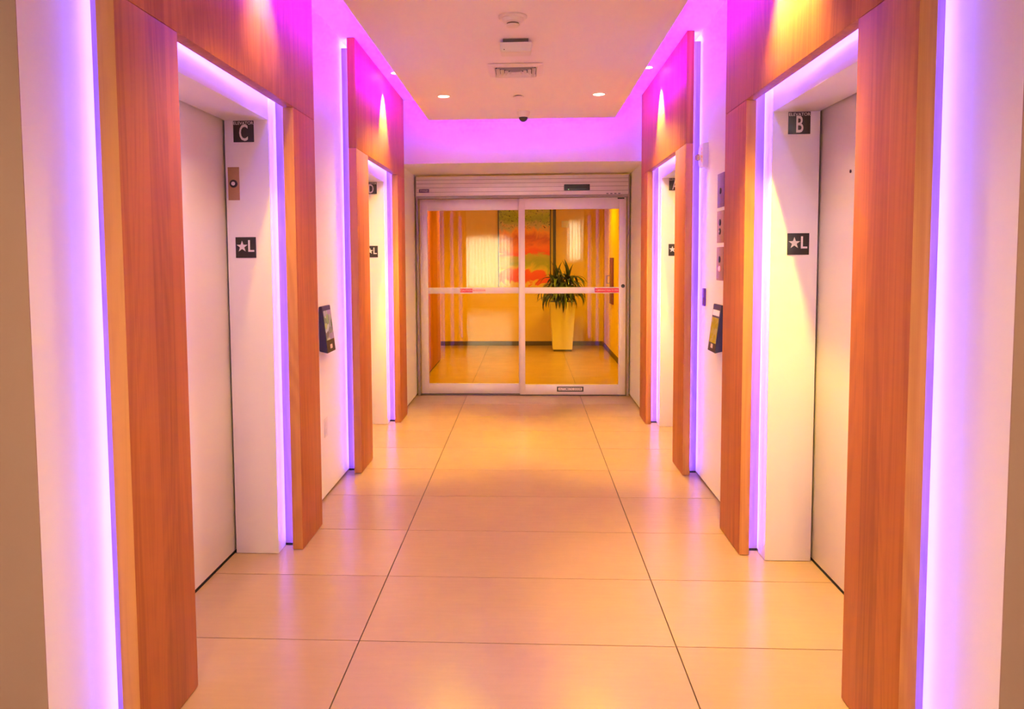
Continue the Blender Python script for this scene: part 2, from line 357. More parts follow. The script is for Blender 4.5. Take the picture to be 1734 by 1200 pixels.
for i, (x0, x1, z0, z1) in enumerate(wins):
    w = thing('window_%d' % (i + 1), ((x0+x1)/2, -7.15, z0), ['wide daylit window with sheer curtain, seen mirrored in the glass door', 'narrow tall daylit window, seen mirrored in the glass door'][i], 'window', kind='structure')
    box('pane', x0 + 0.03, x1 - 0.03, -7.19, -7.175, z0 + 0.03, z1 - 0.03, M['pane'], w)
    bm = bmesh.new()
    for a in ((x0, x0+0.03, z0, z1), (x1-0.03, x1, z0, z1), (x0+0.03, x1-0.03, z0, z0+0.03), (x0+0.03, x1-0.03, z1-0.03, z1)):
        add_box(bm, a[0], a[1], -7.2, -7.12, a[2], a[3])
    mesh_obj('window_frame', bm, M['alu'], w)
    bm = bmesh.new(); n = int((x1 - x0) / 0.012); prev = None
    for k in range(n + 1):
        x = x0 - 0.05 + (x1 - x0 + 0.1) * k / n; y = -7.03 + 0.030 * math.sin(x * 61) + 0.012 * math.sin(x * 23 + 1)
        c = (bm.verts.new((x, y, z0 - 0.08)), bm.verts.new((x, y, z1 + 0.06)))
        if prev: bm.faces.new((prev[0], c[0], c[1], prev[1]))
        prev = c
    mesh_obj('curtain', bm, M['curtain'], w, True)

# dropped ceiling panel
CX0, CX1, CY0, CY1 = -0.887, 0.789, 2.2, 7.01
cloud = box('trim_1', CX0, CX1, CY0, CY1, HC, HC + 0.05, M['ceil']); struct(cloud, 'dropped pink lit white ceiling panel floating below the purple cove', 'ceiling panel')
bm = bmesh.new()
for y in (2.8, 4.2, 5.6, 6.7):
    for x in (-0.4, 0.35): add_box(bm, x - 0.01, x + 0.01, y - 0.01, y + 0.01, HC + 0.05, HU)
mesh_obj('hanger', bm, M['steel_white'], cloud)['kind'] = 'stuff'
cove = thing('cove_light', (0, 4.6, HC + 0.05), 'magenta purple cove light strips on the edge of the dropped ceiling', 'light')
zc = HC + 0.05
box('light_strip', CX0 + 0.012, CX0 + 0.030, 3.1, CY1 - 0.03, zc, zc + 0.014, M['cove'], cove)
box('light_strip', CX1 - 0.030, CX1 - 0.012, 3.1, CY1 - 0.03, zc, zc + 0.014, M['cove'], cove)
box('light_strip', CX0 + 0.05, CX1 - 0.05, CY1 - 0.030, CY1 - 0.012, zc, zc + 0.014, M['cove'], cove)

# ---------------------------------------------------------------- wood surrounds with LED gaps
IN_I, IN_O = 0.062, 0.074
def surround(side, i0, letter, label):
    s = -1 if side == 'L' else 1
    wf, wb, wv = (WL, WLb, VL) if side == 'L' else (WR, WRb, VR)
    (a0, a1), (b0, b1) = P[side][i0], P[side][i0 + 1]
    t = thing('elevator_surround', (wf, (a0 + b1) / 2, 0), label, 'door surround', 'wood surrounds around the elevators')
    e = 0.001
    top = HU - 0.003
    for (p, q) in ((a0, a1), (b0, b1)):
        o = box('side_panel', wf, wb, p, q, 0.003, HH - e, M['wood'], t, 0.0015)
        o.data.materials.append(M['wood_edge'])
        for f in o.data.polygons:
            if abs(f.normal.y) > 0.9: f.material_index = 1
    box('header_panel', wf, wb, a0, b1, HH + e, top, M['wood'], t, 0.0015)
    # recessed carcass behind the panels
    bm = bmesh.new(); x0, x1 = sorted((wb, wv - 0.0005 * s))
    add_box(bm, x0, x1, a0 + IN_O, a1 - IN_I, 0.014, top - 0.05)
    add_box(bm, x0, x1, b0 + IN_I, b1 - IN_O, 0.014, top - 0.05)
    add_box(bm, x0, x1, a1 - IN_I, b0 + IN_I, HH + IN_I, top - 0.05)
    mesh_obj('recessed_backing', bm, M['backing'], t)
    box('black_plinth', x0, x1, a0 + IN_O + 0.004, a1 - IN_I - 0.004, 0, 0.014, M['black'], t)
    box('black_plinth', x0, x1, b0 + IN_I + 0.004, b1 - IN_O - 0.004, 0, 0.014, M['black'], t)
    # strips sit on the back of the panels, shining at the wall
    xa, xb = wb, wb + 0.004 * s; w = 0.014
    ends = [(a0 + IN_O - w, a0 + IN_O, 0.02, top - 0.03), (b1 - IN_O, b1 - IN_O + w, 0.02, top - 0.03),
            (a1 - IN_I, a1 - IN_I + w, 0.02, HH + IN_I - w), (b0 + IN_I - w, b0 + IN_I, 0.02, HH + IN_I - w)]
    for (y0, y1, z0, z1) in ends: box('led_strip', xa + (0.0003 * s), xb, y0, y1, z0, z1, M['led'], t)
    box('led_strip', xa + (0.0003 * s), xb, a1 - IN_I, b0 + IN_I, HH + IN_I - w, HH + IN_I, M['led'], t)
    box('led_strip', xa + (0.0003 * s), xb, a0 + IN_O - w, b1 - IN_O + w, top - 0.026, top - 0.012, M['led'], t)
    return t
surround('L', 0, 'C', 'warm oak surround around elevator C, nearest on the left, glowing violet edges')
surround('L', 2, 'D', 'warm oak surround around elevator D, farther on the left, yellow light streak above')
surround('R', 0, 'B', 'warm oak surround around elevator B, nearest on the right, yellow lit header')
surround('R', 2, 'A', 'warm oak surround around elevator A, farther on the right, yellow light streak above')

# ---------------------------------------------------------------- elevator entrances
def elevator(n, letter, label):
    left = letter in 'CD'; s = -1 if left else 1
    xv, xd = (VL, DL) if left else (VR, DR)
    a, b = OPEN[letter]
    t = thing('door_%d' % n, (xv, (a + b) / 2, 0), label, 'door', kind='structure')
    ret = xd - 0.010 * s
    bm = bmesh.new(); g = 0.001; x0, x1 = sorted((xv - 0.0005 * s, ret))
    box('jamb', x0, x1, b, b + CAS - g, 0.002, HS + CAS - g, M['steel_white'], t, 0.002)
    box('jamb', x0, x1, a - CAS + g, a, 0.002, HS + CAS - g, M['steel_white'], t, 0.002)
    bm.free()
    box('door_head', x0, x1, a + g, b - g, HS, HS + CAS - g, M['steel_white'], t, 0.002)
    x2, x3 = sorted((xd, xd + 0.03 * s))
    box('door_leaf', x2, x3, a - 0.06, b + 0.06, 0.013, HS + 0.06, M['steel_white'], t, 0.002)
    x4, x5 = sorted((xd + 0.002 * s, xd + 0.10 * s))
    box('door_sill', x4, x5, a - 0.1, b + 0.1, -0.006, 0.006, M['black'], t)
    if letter == 'B':
        lathe('key_hole', (xd - 0.0005, 3.433, 1.867), [(0.006, 0), (0.0075, -0.001), (0.0075, -0.003), (0.004, -0.0035)], M['black'], t, 14, 'x')
    return t
elevator(1, 'C', 'white elevator door C, nearest on the left, with a key switch on its jamb')
elevator(2, 'D', 'white elevator entrance D, far left, mostly hidden by the wood panel')
elevator(3, 'B', 'white elevator door B, nearest on the right, with a small key hole')
elevator(4, 'A', 'white elevator entrance A, far right, mostly hidden by the wood panel')

def star(bm, cx, y, cz, R, d):
    pts = []
    for k in range(10):
        r = R if k % 2 == 0 else R * 0.40
        a = math.pi / 2 + k * math.pi / 5
        pts.append((cx + r * math.cos(a), cz + r * math.sin(a)))
    f = [bm.verts.new((p[0], y, p[1])) for p in pts]; bk = [bm.verts.new((p[0], y + d, p[1])) for p in pts]
    c = bm.verts.new((cx, y, cz))
    for k in range(10):
        bm.faces.new((c, f[k], f[(k + 1) % 10])); bm.faces.new((f[k], bk[k], bk[(k + 1) % 10], f[(k + 1) % 10]))
def letter_sign(letter, y, x0, z1):
    t = thing('elevator_sign', (x0 + 0.051, y, z1 - 0.052), 'small square black sign reading ELEVATOR %s at the top of the jamb' % letter, 'sign', 'elevator letter signs')
    box('plate', x0, x0 + 0.103, y - 0.003, y - 0.0002, z1 - 0.104, z1, M['signblack'], t, 0.0006)
    text('lettering', 'ELEVATOR', 0.0205, (x0 + 0.0515, y - 0.0034, z1 - 0.0125), (1, 0, 0), (0, 0, 1), M['signwhite'], t, 0.0005, 1.02, 0.0001)
    text('letter', letter, 0.112, (x0 + 0.0515, y - 0.0036, z1 - 0.0625), (1, 0, 0), (0, 0, 1), M['signwhite'], t, 0.0008, 0.60, 0.0012)
def star_sign(letter, y, x0, z1):
    t = thing('floor_sign', (x0 + 0.051, y, z1 - 0.052), 'square black sign with white star and letter L on the jamb of elevator %s' % letter, 'sign', 'star and L floor signs')
    box('plate', x0, x0 + 0.103, y - 0.003, y - 0.0002, z1 - 0.103, z1, M['signblack'], t, 0.0006)
    bm = bmesh.new(); star(bm, x0 + 0.033, y - 0.0042, z1 - 0.047, 0.029, 0.0012); mesh_obj('star', bm, M['signwhite'], t)
    bm = bmesh.new(); add_box(bm, x0 + 0.064, x0 + 0.073, y - 0.0042, y - 0.003, z1 - 0.073, z1 - 0.015); add_box(bm, x0 + 0.073, x0 + 0.094, y - 0.0042, y - 0.003, z1 - 0.073, z1 - 0.064)
    mesh_obj('letter', bm, M['signwhite'], t)
yC, yD, yB, yA = OPEN['C'][1], OPEN['D'][1], OPEN['B'][1], OPEN['A'][1]
letter_sign('C', yC, -1.4480, 2.185); star_sign('C', yC, -1.4520, 1.614)
letter_sign('B', yB, 1.2410, 2.185); star_sign('B', yB, 1.2470, 1.612)
letter_sign('D', yD, -1.4420, 2.185); star_sign('D', yD, -1.4410, 1.620)
letter_sign('A', yA, 1.2330, 2.185); star_sign('A', yA, 1.2340, 1.617)

# key switch plate on the jamb of C
t = thing('key_switch_plate', (-1.453, yC, 1.878), 'bronze key switch plate on the jamb of elevator C', 'switch')
box('plate', -1.4815, -1.4245, yC - 0.003, yC - 0.0002, 1.797, 1.9595, M['brass'], t, 0.0008)
lathe('lock_ring', (-1.453, yC - 0.003, 1.878), [(0.0195, 0), (0.0195, -0.004), (0.017, -0.006)], M['blackplastic'], t, 24, 'y')
lathe('lock_core', (-1.453, yC - 0.009, 1.878), [(0.0095, 0), (0.0095, -0.002), (0.007, -0.003)], M['alu'], t, 20, 'y')
for z in (1.922, 1.832): lathe('screw', (-1.453, yC - 0.003, z), [(0.004, 0), (0.004, -0.001), (0.002, -0.0016)], M['brass'], t, 10, 'y')

# ---------------------------------------------------------------- wall fittings
def kiosk(xw, s, y0, y1, zb, zt, dt, db, label, scr, left):
    t = thing('touch_screen_terminal', (xw, (y0 + y1) / 2, zb), label, 'touch screen', 'wall touch screens')
    fx = lambda d: xw - s * d                               # s=+1: right wall, box grows towards -x
    bm = bmesh.new(); vs_ = []
    prof = [(0.0005, zb + 0.012), (0.0005, zt), (dt, zt + 0.002), (db, zb)]
    for y in (y0, y1): vs_.append([bm.verts.new((fx(d), y, z)) for d, z in prof])
    bm.faces.new(vs_[0]); bm.faces.new(vs_[1])
    for k in range(4): bm.faces.new((vs_[0][k], vs_[0][(k+1)%4], vs_[1][(k+1)%4], vs_[1][k]))
    bmesh.ops.bevel(bm, geom=bm.edges[:], offset=0.0025, segments=2, affect='EDGES')
    mesh_obj('housing', bm, M['blackplastic'], t, True)
    up_ = Vector((fx(dt) - fx(db), 0, zt + 0.002 - zb)); Lh = up_.length; up_.normalize(); al = Vector((0, 1, 0))
    nrm = Vector((-s * up_.z, 0, abs(up_.x)));
    o0 = Vector((fx(db), y0, zb))
    def plate(name, u0, u1, v0, v1, mat, h=0.0016):
        bm = bmesh.new(); q = []
        for d in (0.0, h):
            q.append([bm.verts.new(o0 + al * u + up_ * v + nrm * d) for u, v in ((u0, v0), (u1, v0), (u1, v1), (u0, v1))])
        bm.faces.new(q[0]); bm.faces.new(q[1])
        for k in range(4): bm.faces.new((q[0][k], q[0][(k+1)%4], q[1][(k+1)%4], q[1][k]))
        return mesh_obj(name, bm, mat, t)
    w = y1 - y0
    if left:
        plate('screen', 0.014, w - 0.014, Lh * 0.27, Lh * 0.90, scr)
    else:
        plate('screen', 0.014, w - 0.014, Lh * 0.19, Lh * 0.72, scr)
        plate('screen', 0.014, w - 0.014, Lh * 0.76, Lh * 0.88, M['screen_bar'])
    plate('button', w * 0.40, w * 0.64, Lh * 0.08, Lh * 0.165, M['paleband'])
kiosk(VL, -1, 4.621, 4.815, 0.925, 1.212, 0.020, 0.052, 'black wedge shaped touch screen on the left wall, showing a picture', M['screen_l'], True)
kiosk(VR, 1, 4.627, 4.815, 0.925, 1.212, 0.016, 0.050, 'black wedge shaped touch screen on the right wall, amber display', M['screen_r'], False)

def call_plate(z0, z1, mat, label, kind):
    t = thing('call_plate', (VR, 4.731, z0), label, 'control plate', 'stacked call station plates')
    box('plate', VR - 0.004, VR - 0.0003, 4.652, 4.808, z0, z1, mat, t, 0.0008)
    c = (z0 + z1) / 2
    def btn(name, z, r, m_): lathe(name, (VR - 0.004, 4.731, z), [(r, 0), (r, -0.004), (r * 0.8, -0.006)], m_, t, 20, 'x')
    if kind == 1: btn('key_switch', c - 0.004, 0.019, M['blackplastic'])
    if kind == 2:
        btn('call_button', c + 0.026, 0.020, M['blackplastic']); btn('call_button', c - 0.028, 0.020, M['blackplastic'])
        lathe('button_core', (VR - 0.0102, 4.731, c - 0.028), [(0.007, 0), (0.005, -0.001)], M['alu'], t, 14, 'x')
    if kind == 3:
        btn('key_switch', c + 0.026, 0.020, M['blackplastic']); btn('red_button', c - 0.030, 0.016, M['redled'])
    for z in (z0 + 0.018, z1 - 0.018): lathe('screw', (VR - 0.004, 4.731, z), [(0.003, 0), (0.002, -0.001)], mat, t, 8, 'x')
call_plate(1.800, 2.004, M['steelplate'], 'grey steel plate with one key switch, topmost of three beside elevator B', 1)
call_plate(1.587, 1.779, M['brass'], 'bronze plate with two round call buttons, middle of three', 2)
call_plate(1.359, 1.561, M['brass'], 'bronze plate with key switch above red button, lowest of three', 3)

t = thing('fire_alarm_strobe', (VR, 5.135, 2.155), 'white fire alarm strobe with red lettering high on the right wall', 'fire alarm')
bm = bmesh.new()
prof = []
for k in range(9):                                  # rounded far side
    a = math.pi / 2 - math.pi * k / 8
    prof.append((5.165 + 0.055 * math.cos(a), 2.160 + 0.078 * math.sin(a)))
prof = [(5.075, 2.238)] + prof + [(5.075, 2.082)]
f0 = [bm.verts.new((VR - 0.0003, y, z)) for y, z in prof]; f1 = [bm.verts.new((VR - 0.035, 5.14 + (y - 5.14) * 0.93, 2.16 + (z - 2.16) * 0.95)) for y, z in prof]
bm.faces.new(f0); bm.faces.new(f1)
for k in range(len(prof)): bm.faces.new((f0[k], f0[(k+1) % len(prof)], f1[(k+1) % len(prof)], f1[k]))
mesh_obj('housing', bm, M['plastic'], t)
box('strobe_lens', VR - 0.058, VR - 0.0352, 5.165, 5.205, 2.135, 2.175, M['glass'], t, 0.004)
box('flash_tube', VR - 0.048, VR - 0.0356, 5.178, 5.192, 2.142, 2.168, M['plastic'], t, 0.002)
for k, ch in enumerate('FIRE'):
    text('lettering', ch, 0.024, (VR - 0.0356, 5.105, 2.198 - k * 0.024), (0, -1, 0), (0, 0, 1), M['red'], t, 0.0004)
t = thing('card_reader', (VR, 5.12, 1.235), 'small narrow purple lit reader on the wall above the right touch screen', 'card reader')
box('housing', VR - 0.012, VR - 0.0003, 5.095, 5.150, 1.180, 1.296, M['purple'], t, 0.003)  # housing is one even violet
box('face_plate', VR - 0.014, VR - 0.0121, 5.105, 5.140, 1.190, 1.235, M['purpleplate'], t, 0.0005)
t = thing('wall_outlet', (VL, 4.73, 0.44), 'white wall outlet low on the left wall below the touch screen', 'outlet')
box('cover_plate', VL + 0.0003, VL + 0.005, 4.688, 4.762, 0.385, 0.505, M['plastic'], t, 0.0015)
for z in (0.422, 0.468): box('socket', VL + 0.005, VL + 0.0075, 4.708, 4.742, z - 0.014, z + 0.014, M['plastic'], t, 0.001)

# ---------------------------------------------------------------- ceiling fittings
def downlight(x, y, z, label, group, power, col, lens, target=None, size=95, blend=0.6, r=0.045, out='downlight', radius=0.035):
    t = thing(out, (x, y, z), label, 'ceiling light', group)
    bm = bmesh.new(); n = 28; rings = []
    for rr, h in ((r + 0.012, -0.0003), (r + 0.012, -0.004), (r, -0.0045), (r - 0.003, -0.0008)):
        rings.append([bm.verts.new((x + rr * math.cos(2*math.pi*k/n), y + rr * math.sin(2*math.pi*k/n), z + h)) for k in range(n)])
    for a, b in zip(rings, rings[1:]):
        for k in range(n): bm.faces.new((a[k], a[(k+1)%n], b[(k+1)%n], b[k]))
    mesh_obj('trim_ring', bm, M['plastic'], t, True)
    lathe('lens', (x, y, z), [(r * 0.95, -0.0004), (r * 0.9, -0.0022), (r * 0.5, -0.003)], lens, t, 24)
    spot((x, y, z - 0.012), target or (x, y, 0), power, col, size, blend, t, radius)
    return t
downlight(-0.639, 5.99, HC, 'round recessed downlight on the left of the dropped ceiling, lit', 'downlights in the dropped ceiling', P_CLOUD, AMBER, M['lamp'], size=145, blend=0.6)
downlight(0.552, 6.01, HC, 'round recessed downlight on the right of the dropped ceiling, lit', 'downlights in the dropped ceiling', P_CLOUD, AMBER, M['lamp'], size=145, blend=0.6)
downlight(-0.639, 2.95, HC, 'recessed downlight over the near corridor above the photo, left one', 'downlights in the dropped ceiling', P_CLOUD_NEAR, WARM, M['lamp'], size=112, blend=0.5)  # unseen pair, added to brighten the near corridor
downlight(0.552, 2.95, HC, 'recessed downlight over the near corridor above the photo, right one', 'downlights in the dropped ceiling', P_CLOUD_NEAR, WARM, M['lamp'], size=112, blend=0.5)
SZ = dict(size=58, blend=0.6, r=0.035, radius=0.02)
downlight(-1.060, 6.27, HU, 'small spotlight in the purple cove above elevator D', 'cove spotlights above the elevators', P_SLOT, AMBER, M['lamp_amber'], (-1.20, 6.25, 0), **SZ)
downlight(0.960, 6.24, HU, 'small spotlight in the purple cove above elevator A', 'cove spotlights above the elevators', P_SLOT, AMBER, M['lamp_amber'], (1.10, 6.22, 0), **SZ)
downlight(0.865, 3.18, HU, 'small spotlight in the cove above elevator B', 'cove spotlights above the elevators', P_SLOT * 1.15, AMBER, M['lamp_amber'], (1.55, 3.18, 0), size=72, blend=0.8, r=0.035, radius=0.02)
downlight(-0.985, 3.40, HU, 'small dim spotlight in the cove above elevator C', 'cove spotlights above the elevators', P_SLOT_C, AMBER, M['lamp_amber'], (-1.60, 3.40, 0), size=64, blend=0.9, r=0.035, radius=0.02)
for x in (-0.75, 0.65):  # unseen lamps added to light jambs and walls from behind
    for y in (0.55, -3.2):
        downlight(x, y, HU, 'recessed lobby downlight behind the viewpoint, %s, %s row' % ('left' if x < 0 else 'right', 'near' if y > -2 else 'far'), 'lobby downlights', P_LOBBY, WARM, M['lamp'], size=130, blend=0.8, r=0.06)

t = thing('smoke_detector', (-0.071, 4.07, HC), 'round white smoke detector, nearest of the ceiling fittings', 'smoke detector')
lathe('base', (-0.071, 4.07, HC), [(0.074, -0.0003), (0.074, -0.008), (0.068, -0.014)], M['plastic'], t, 32)
lathe('sensing_head', (-0.071, 4.07, HC), [(0.058, -0.014), (0.050, -0.030), (0.034, -0.036)], M['plastic'], t, 32)
lathe('vent_slot', (-0.071, 4.07, HC), [(0.032, -0.0361), (0.032, -0.043)], M['baseb'], t, 28)
lathe('cap', (-0.071, 4.07, HC), [(0.036, -0.043), (0.034, -0.050), (0.02, -0.053)], M['plastic'], t, 28)

t = thing('sensor_box', (-0.062, 4.51, HC), 'small rectangular white sensor box hanging under the dropped ceiling', 'sensor')
box('mounting_plate', -0.135, 0.010, 4.475, 4.56, HC - 0.022, HC - 0.0003, M['baseb'], t)  # dark plate paints the shade in the gap above the box
bm = bmesh.new()
top = [(-0.155, 4.46), (0.030, 4.46), (0.030, 4.58), (-0.155, 4.58)]
bot = [(-0.148, 4.468), (0.023, 4.468), (0.023, 4.572), (-0.148, 4.572)]
a = [bm.verts.new((x, y, HC - 0.022)) for x, y in top]; b = [bm.verts.new((x, y, HC - 0.075)) for x, y in bot]
bm.faces.new(a); bm.faces.new(b)
for k in range(4): bm.faces.new((a[k], a[(k+1)%4], b[(k+1)%4], b[k]))
bmesh.ops.bevel(bm, geom=bm.edges[:], offset=0.004, segments=2, affect='EDGES')
mesh_obj('housing', bm, M['plastic'], t, True)
lathe('indicator', (-0.128, 4.4655, HC - 0.062), [(0.003, 0), (0.003, -0.001)], M['baseb'], t, 10, 'y')

t = thing('air_diffuser', (-0.072, 5.2, HC), 'square white air diffuser with nested louvres in the ceiling', 'air vent')
def sq_ring(bm, cx, cy, r0, r1, z0, z1, th=0.004):
    def q(r, z): return [bm.verts.new((cx + a * r, cy + b * r, z)) for a, b in ((-1,-1),(1,-1),(1,1),(-1,1))]
    rings = [q(r0, z0), q(r1, z1), q(r1 - th, z1 + th), q(r0 - th, z0 + th * 0.2)]
    for i in range(4):
        A, B = rings[i], rings[(i+1)%4]
        for k in range(4): bm.faces.new((A[k], A[(k+1)%4], B[(k+1)%4], B[k]))
cx, cy = -0.072, 5.20
bm = bmesh.new(); sq_ring(bm, cx, cy, 0.180, 0.138, HC - 0.004, HC - 0.018, 0.006); mesh_obj('flange', bm, M['plastic'], t)
box('duct_shadow', cx - 0.134, cx + 0.134, cy - 0.134, cy + 0.134, HC - 0.0025, HC - 0.0006, M['black'], t)
for r in (0.128, 0.100, 0.072, 0.044):
    bm = bmesh.new(); sq_ring(bm, cx, cy, r, r - 0.020, HC - 0.024, HC - 0.005, 0.0025); mesh_obj('louvre', bm, M['plastic'], t)
box('centre_plate', cx - 0.028, cx + 0.028, cy - 0.028, cy + 0.028, HC - 0.024, HC - 0.021, M['plastic'], t)
t = thing('sprinkler_cover', (-0.064, 6.03, HC), 'small round sprinkler cover disc between the two downlights', 'sprinkler')
lathe('cover_disc', (-0.064, 6.03, HC), [(0.030, -0.0005), (0.030, -0.007)], M['baseb'], t, 28)
lathe('cover_plate', (-0.064, 6.03, HC), [(0.043, -0.007), (0.043, -0.010), (0.036, -0.0115)], M['plastic'], t, 28)
t = thing('dome_camera', (-0.030, 6.66, HC), 'white ceiling dome camera with dark dome, at the far edge of the dropped ceiling', 'camera')
lathe('camera_base', (-0.030, 6.66, HC), [(0.056, -0.0003), (0.056, -0.018), (0.050, -0.042), (0.044, -0.050)], M['plastic'], t, 32)
lathe('camera_dome', (-0.030, 6.66, HC - 0.050), [(0.038, 0)] + [(0.038 * math.cos(a), -0.038 * math.sin(a)) for a in (0.3, 0.6, 0.9, 1.2, 1.45)], M['blackplastic'], t, 28)

# ---------------------------------------------------------------- sliding door
d = thing('door_5', (0, YD, 0), 'aluminium framed automatic sliding glass door at the end of the corridor', 'door', kind='structure')
bm = bmesh.new(); 
add_box(bm, -1.196, 1.080, YD - 0.03, YD + 0.12, 2.178, 2.385, 0.003)
mesh_obj('operator_header', bm, M['alu'], d, True)
for z in (2.215, 2.262, 2.305, 2.345): box('header_groove', -1.192, 1.076, YD - 0.0325, YD - 0.0302, z, z + 0.004, M['alu_dark'], d)
box('door_track', -1.190, 1.075, YD - 0.015, YD + 0.10, 2.150, 2.177, M['alu_dark'], d)
for x0, x1 in ((-1.205, -1.181), (1.072, 1.096)): box('door_post', x0, x1, YD - 0.02, YD + 0.12, 0.0, 2.386 if False else 2.177, M['alu_dark'], d, 0.001)
box('header_end_cap', -1.208, -1.197, YD - 0.03, YD + 0.12, 2.178, 2.385, M['alu_dark'], d); box('header_end_cap', 1.081, 1.092, YD - 0.03, YD + 0.12, 2.178, 2.385, M['alu_dark'], d)
box('threshold', -1.18, 1.071, YD - 0.005, YD + 0.10, 0.0006, 0.007, M['baseb'], d)
def leaf(name, x0, x1, y, sl, sr, ztop):
    lf = box(name, x0, x0 + sl, y, y + 0.04, 0.011, ztop, M['alu'], d, 0.0015)       # hanging stile carries the rest
    box('stile', x1 - sr, x1, y, y + 0.04, 0.011, ztop, M['alu'], lf, 0.0015)
    box('top_rail', x0 + sl, x1 - sr, y + 0.001, y + 0.039, 2.025, ztop - 0.001, M['alu'], lf, 0.001)
    box('bottom_rail', x0 + sl, x1 - sr, y + 0.001, y + 0.039, 0.012, 0.122, M['alu'], lf, 0.001)
    box('middle_rail', x0 + sl, x1 - sr, y + 0.001, y + 0.039, 1.118, 1.184, M['alu'], lf, 0.001)
    box('glass_pane', x0 + sl - 0.004, x1 - sr + 0.004, y + 0.017, y + 0.023, 0.118, 1.122, M['glass'], lf)
    box('glass_pane', x0 + sl - 0.004, x1 - sr + 0.004, y + 0.017, y + 0.023, 1.180, 2.029, M['glass'], lf)
    return lf
l1 = leaf('left_leaf', -1.171, -0.045, YD + 0.055, 0.080, 0.050, 2.146)
l2 = leaf('right_leaf', -0.083, 1.060, YD, 0.058, 0.072, 2.146)
ys = YD + 0.056
t2 = box('caution_sticker', -0.735, -0.600, ys - 0.0008, ys - 0.0001, 1.131, 1.172, M['redband'], l1)
box('pale_sticker', -0.598, -0.455, ys - 0.0008, ys - 0.0001, 1.131, 1.172, M['paleband'], l1)
def leaf_text(s, size, x, y, z, mat, par, sx=1.0): return text('lettering', s, size, (x, y, z), (1, 0, 0), (0, 0, 1), mat, par, 0.0003, sx, 0.0002)
leaf_text('CAUTION', 0.030, -0.668, ys - 0.0013, 1.1515, M['paleband'], d, 0.95)
leaf_text('AUTO DOOR', 0.024, -0.527, ys - 0.0013, 1.1515, M['redband'], d, 0.95)
box('emergency_sticker', 0.727, 0.987, YD + 0.0002, YD + 0.0009, 1.127, 1.172, M['redband'], l2)
leaf_text('IN EMERGENCY PUSH TO OPEN', 0.024, 0.857, YD - 0.0003, 1.150, M['paleband'], d, 0.72)
box('door_decal', 0.320, 0.609, YD + 0.0002, YD + 0.0009, 0.044, 0.100, M['blackplastic'], l2)
box('decal_field', 0.335, 0.594, YD - 0.0004, YD + 0.0001, 0.058, 0.088, M['paleband'], l2)
leaf_text('AUTOMATIC DOOR', 0.030, 0.4645, YD - 0.0008, 0.073, M['blackplastic'], d, 0.88)
lathe('lock_cylinder', (1.030, YD, 1.196), [(0.020, 0), (0.020, -0.004), (0.014, -0.006)], M['blackplastic'], l2, 24, 'y')
box('top_guide', 0.968, 1.040, YD - 0.006, YD - 0.0002, 2.128, 2.142, M['black'], l2)
s = box('motion_sensor', 0.396, 0.668, YD - 0.058, YD - 0.0332, 2.220, 2.284, M['blackplastic'], d, 0.004)
box('sensor_window', 0.420, 0.640, YD - 0.0595, YD - 0.0582, 2.238, 2.266, M['black'], s)
lathe('status_light', (0.441, YD - 0.0595, 2.230), [(0.004, 0), (0.003, -0.001)], M['greenled'], s, 10, 'y')
s = box('maker_plate', -1.166, -1.056, YD - 0.0345, YD - 0.0327, 2.212, 2.250, M['purpleplate'], d, 0.0003)
leaf_text('STANLEY', 0.023, -1.111, YD - 0.0352, 2.231, M['paleband'], d, 0.95)
for k in range(4): box('header_screw', 0.845 + k * 0.042, 0.868 + k * 0.042, YD - 0.032, YD - 0.0303, 2.180, 2.188, M['black'], d)

# ---------------------------------------------------------------- vestibule beyond the glass
YB = 13.20
struct(box('wall_vestibule_back', -1.9, 1.6, YB, YB + 0.1, 0, 2.9, M['vestwall']), 'cream back wall of the vestibule, lit orange', 'wall')
struct(box('wall_vestibule_left', -1.7, -1.6, 8.5, YB, 0, 2.9, M['vestwall']), 'left wall of the vestibule beyond the glass door', 'wall')
struct(box('wall_vestibule_right', 1.29, 1.39, 8.5, YB, 0, 2.9, M['vestwall']), 'cream right wall of the vestibule beyond the glass door', 'wall')
struct(box('ceiling_vestibule', -1.9, 1.6, 8.5, YB + 0.1, 2.75, 2.9, M['ceil']), 'vestibule ceiling above the view', 'ceiling')
struct(box('floor_vestibule_edge', -1.6, -1.505, 8.5, YB, -0.006, 0.0, M['tile']), 'strip of tile at the left edge of the vestibule floor', 'floor')
struct(box('baseboard_vestibule_back', -1.6, 1.29, YB - 0.012, YB, 0, 0.075, M['baseb']), 'dark baseboard along the vestibule back wall', 'baseboard')
struct(box('baseboard_vestibule_right', 1.278, 1.29, 8.6, YB - 0.012, 0, 0.075, M['baseb']), 'dark baseboard along the vestibule right wall', 'baseboard')
t = thing('wood_wall_panel', (-1.45, 10.2, 0), 'tall warm wood panel on the left behind the glass door', 'wall panel')
box('side_panel', -1.60, -1.285, 9.15, 11.28, 0.02, 2.74, M['wood'], t, 0.002)
box('black_plinth', -1.59, -1.295, 9.16, 11.27, 0.0, 0.02, M['black'], t)
struct(box('trim_2', 0.44, 0.49, YB - 0.02, YB, 0.075, 2.75, M['frame']), 'thin dark vertical trim on the vestibule back wall right of the painting', 'trim')
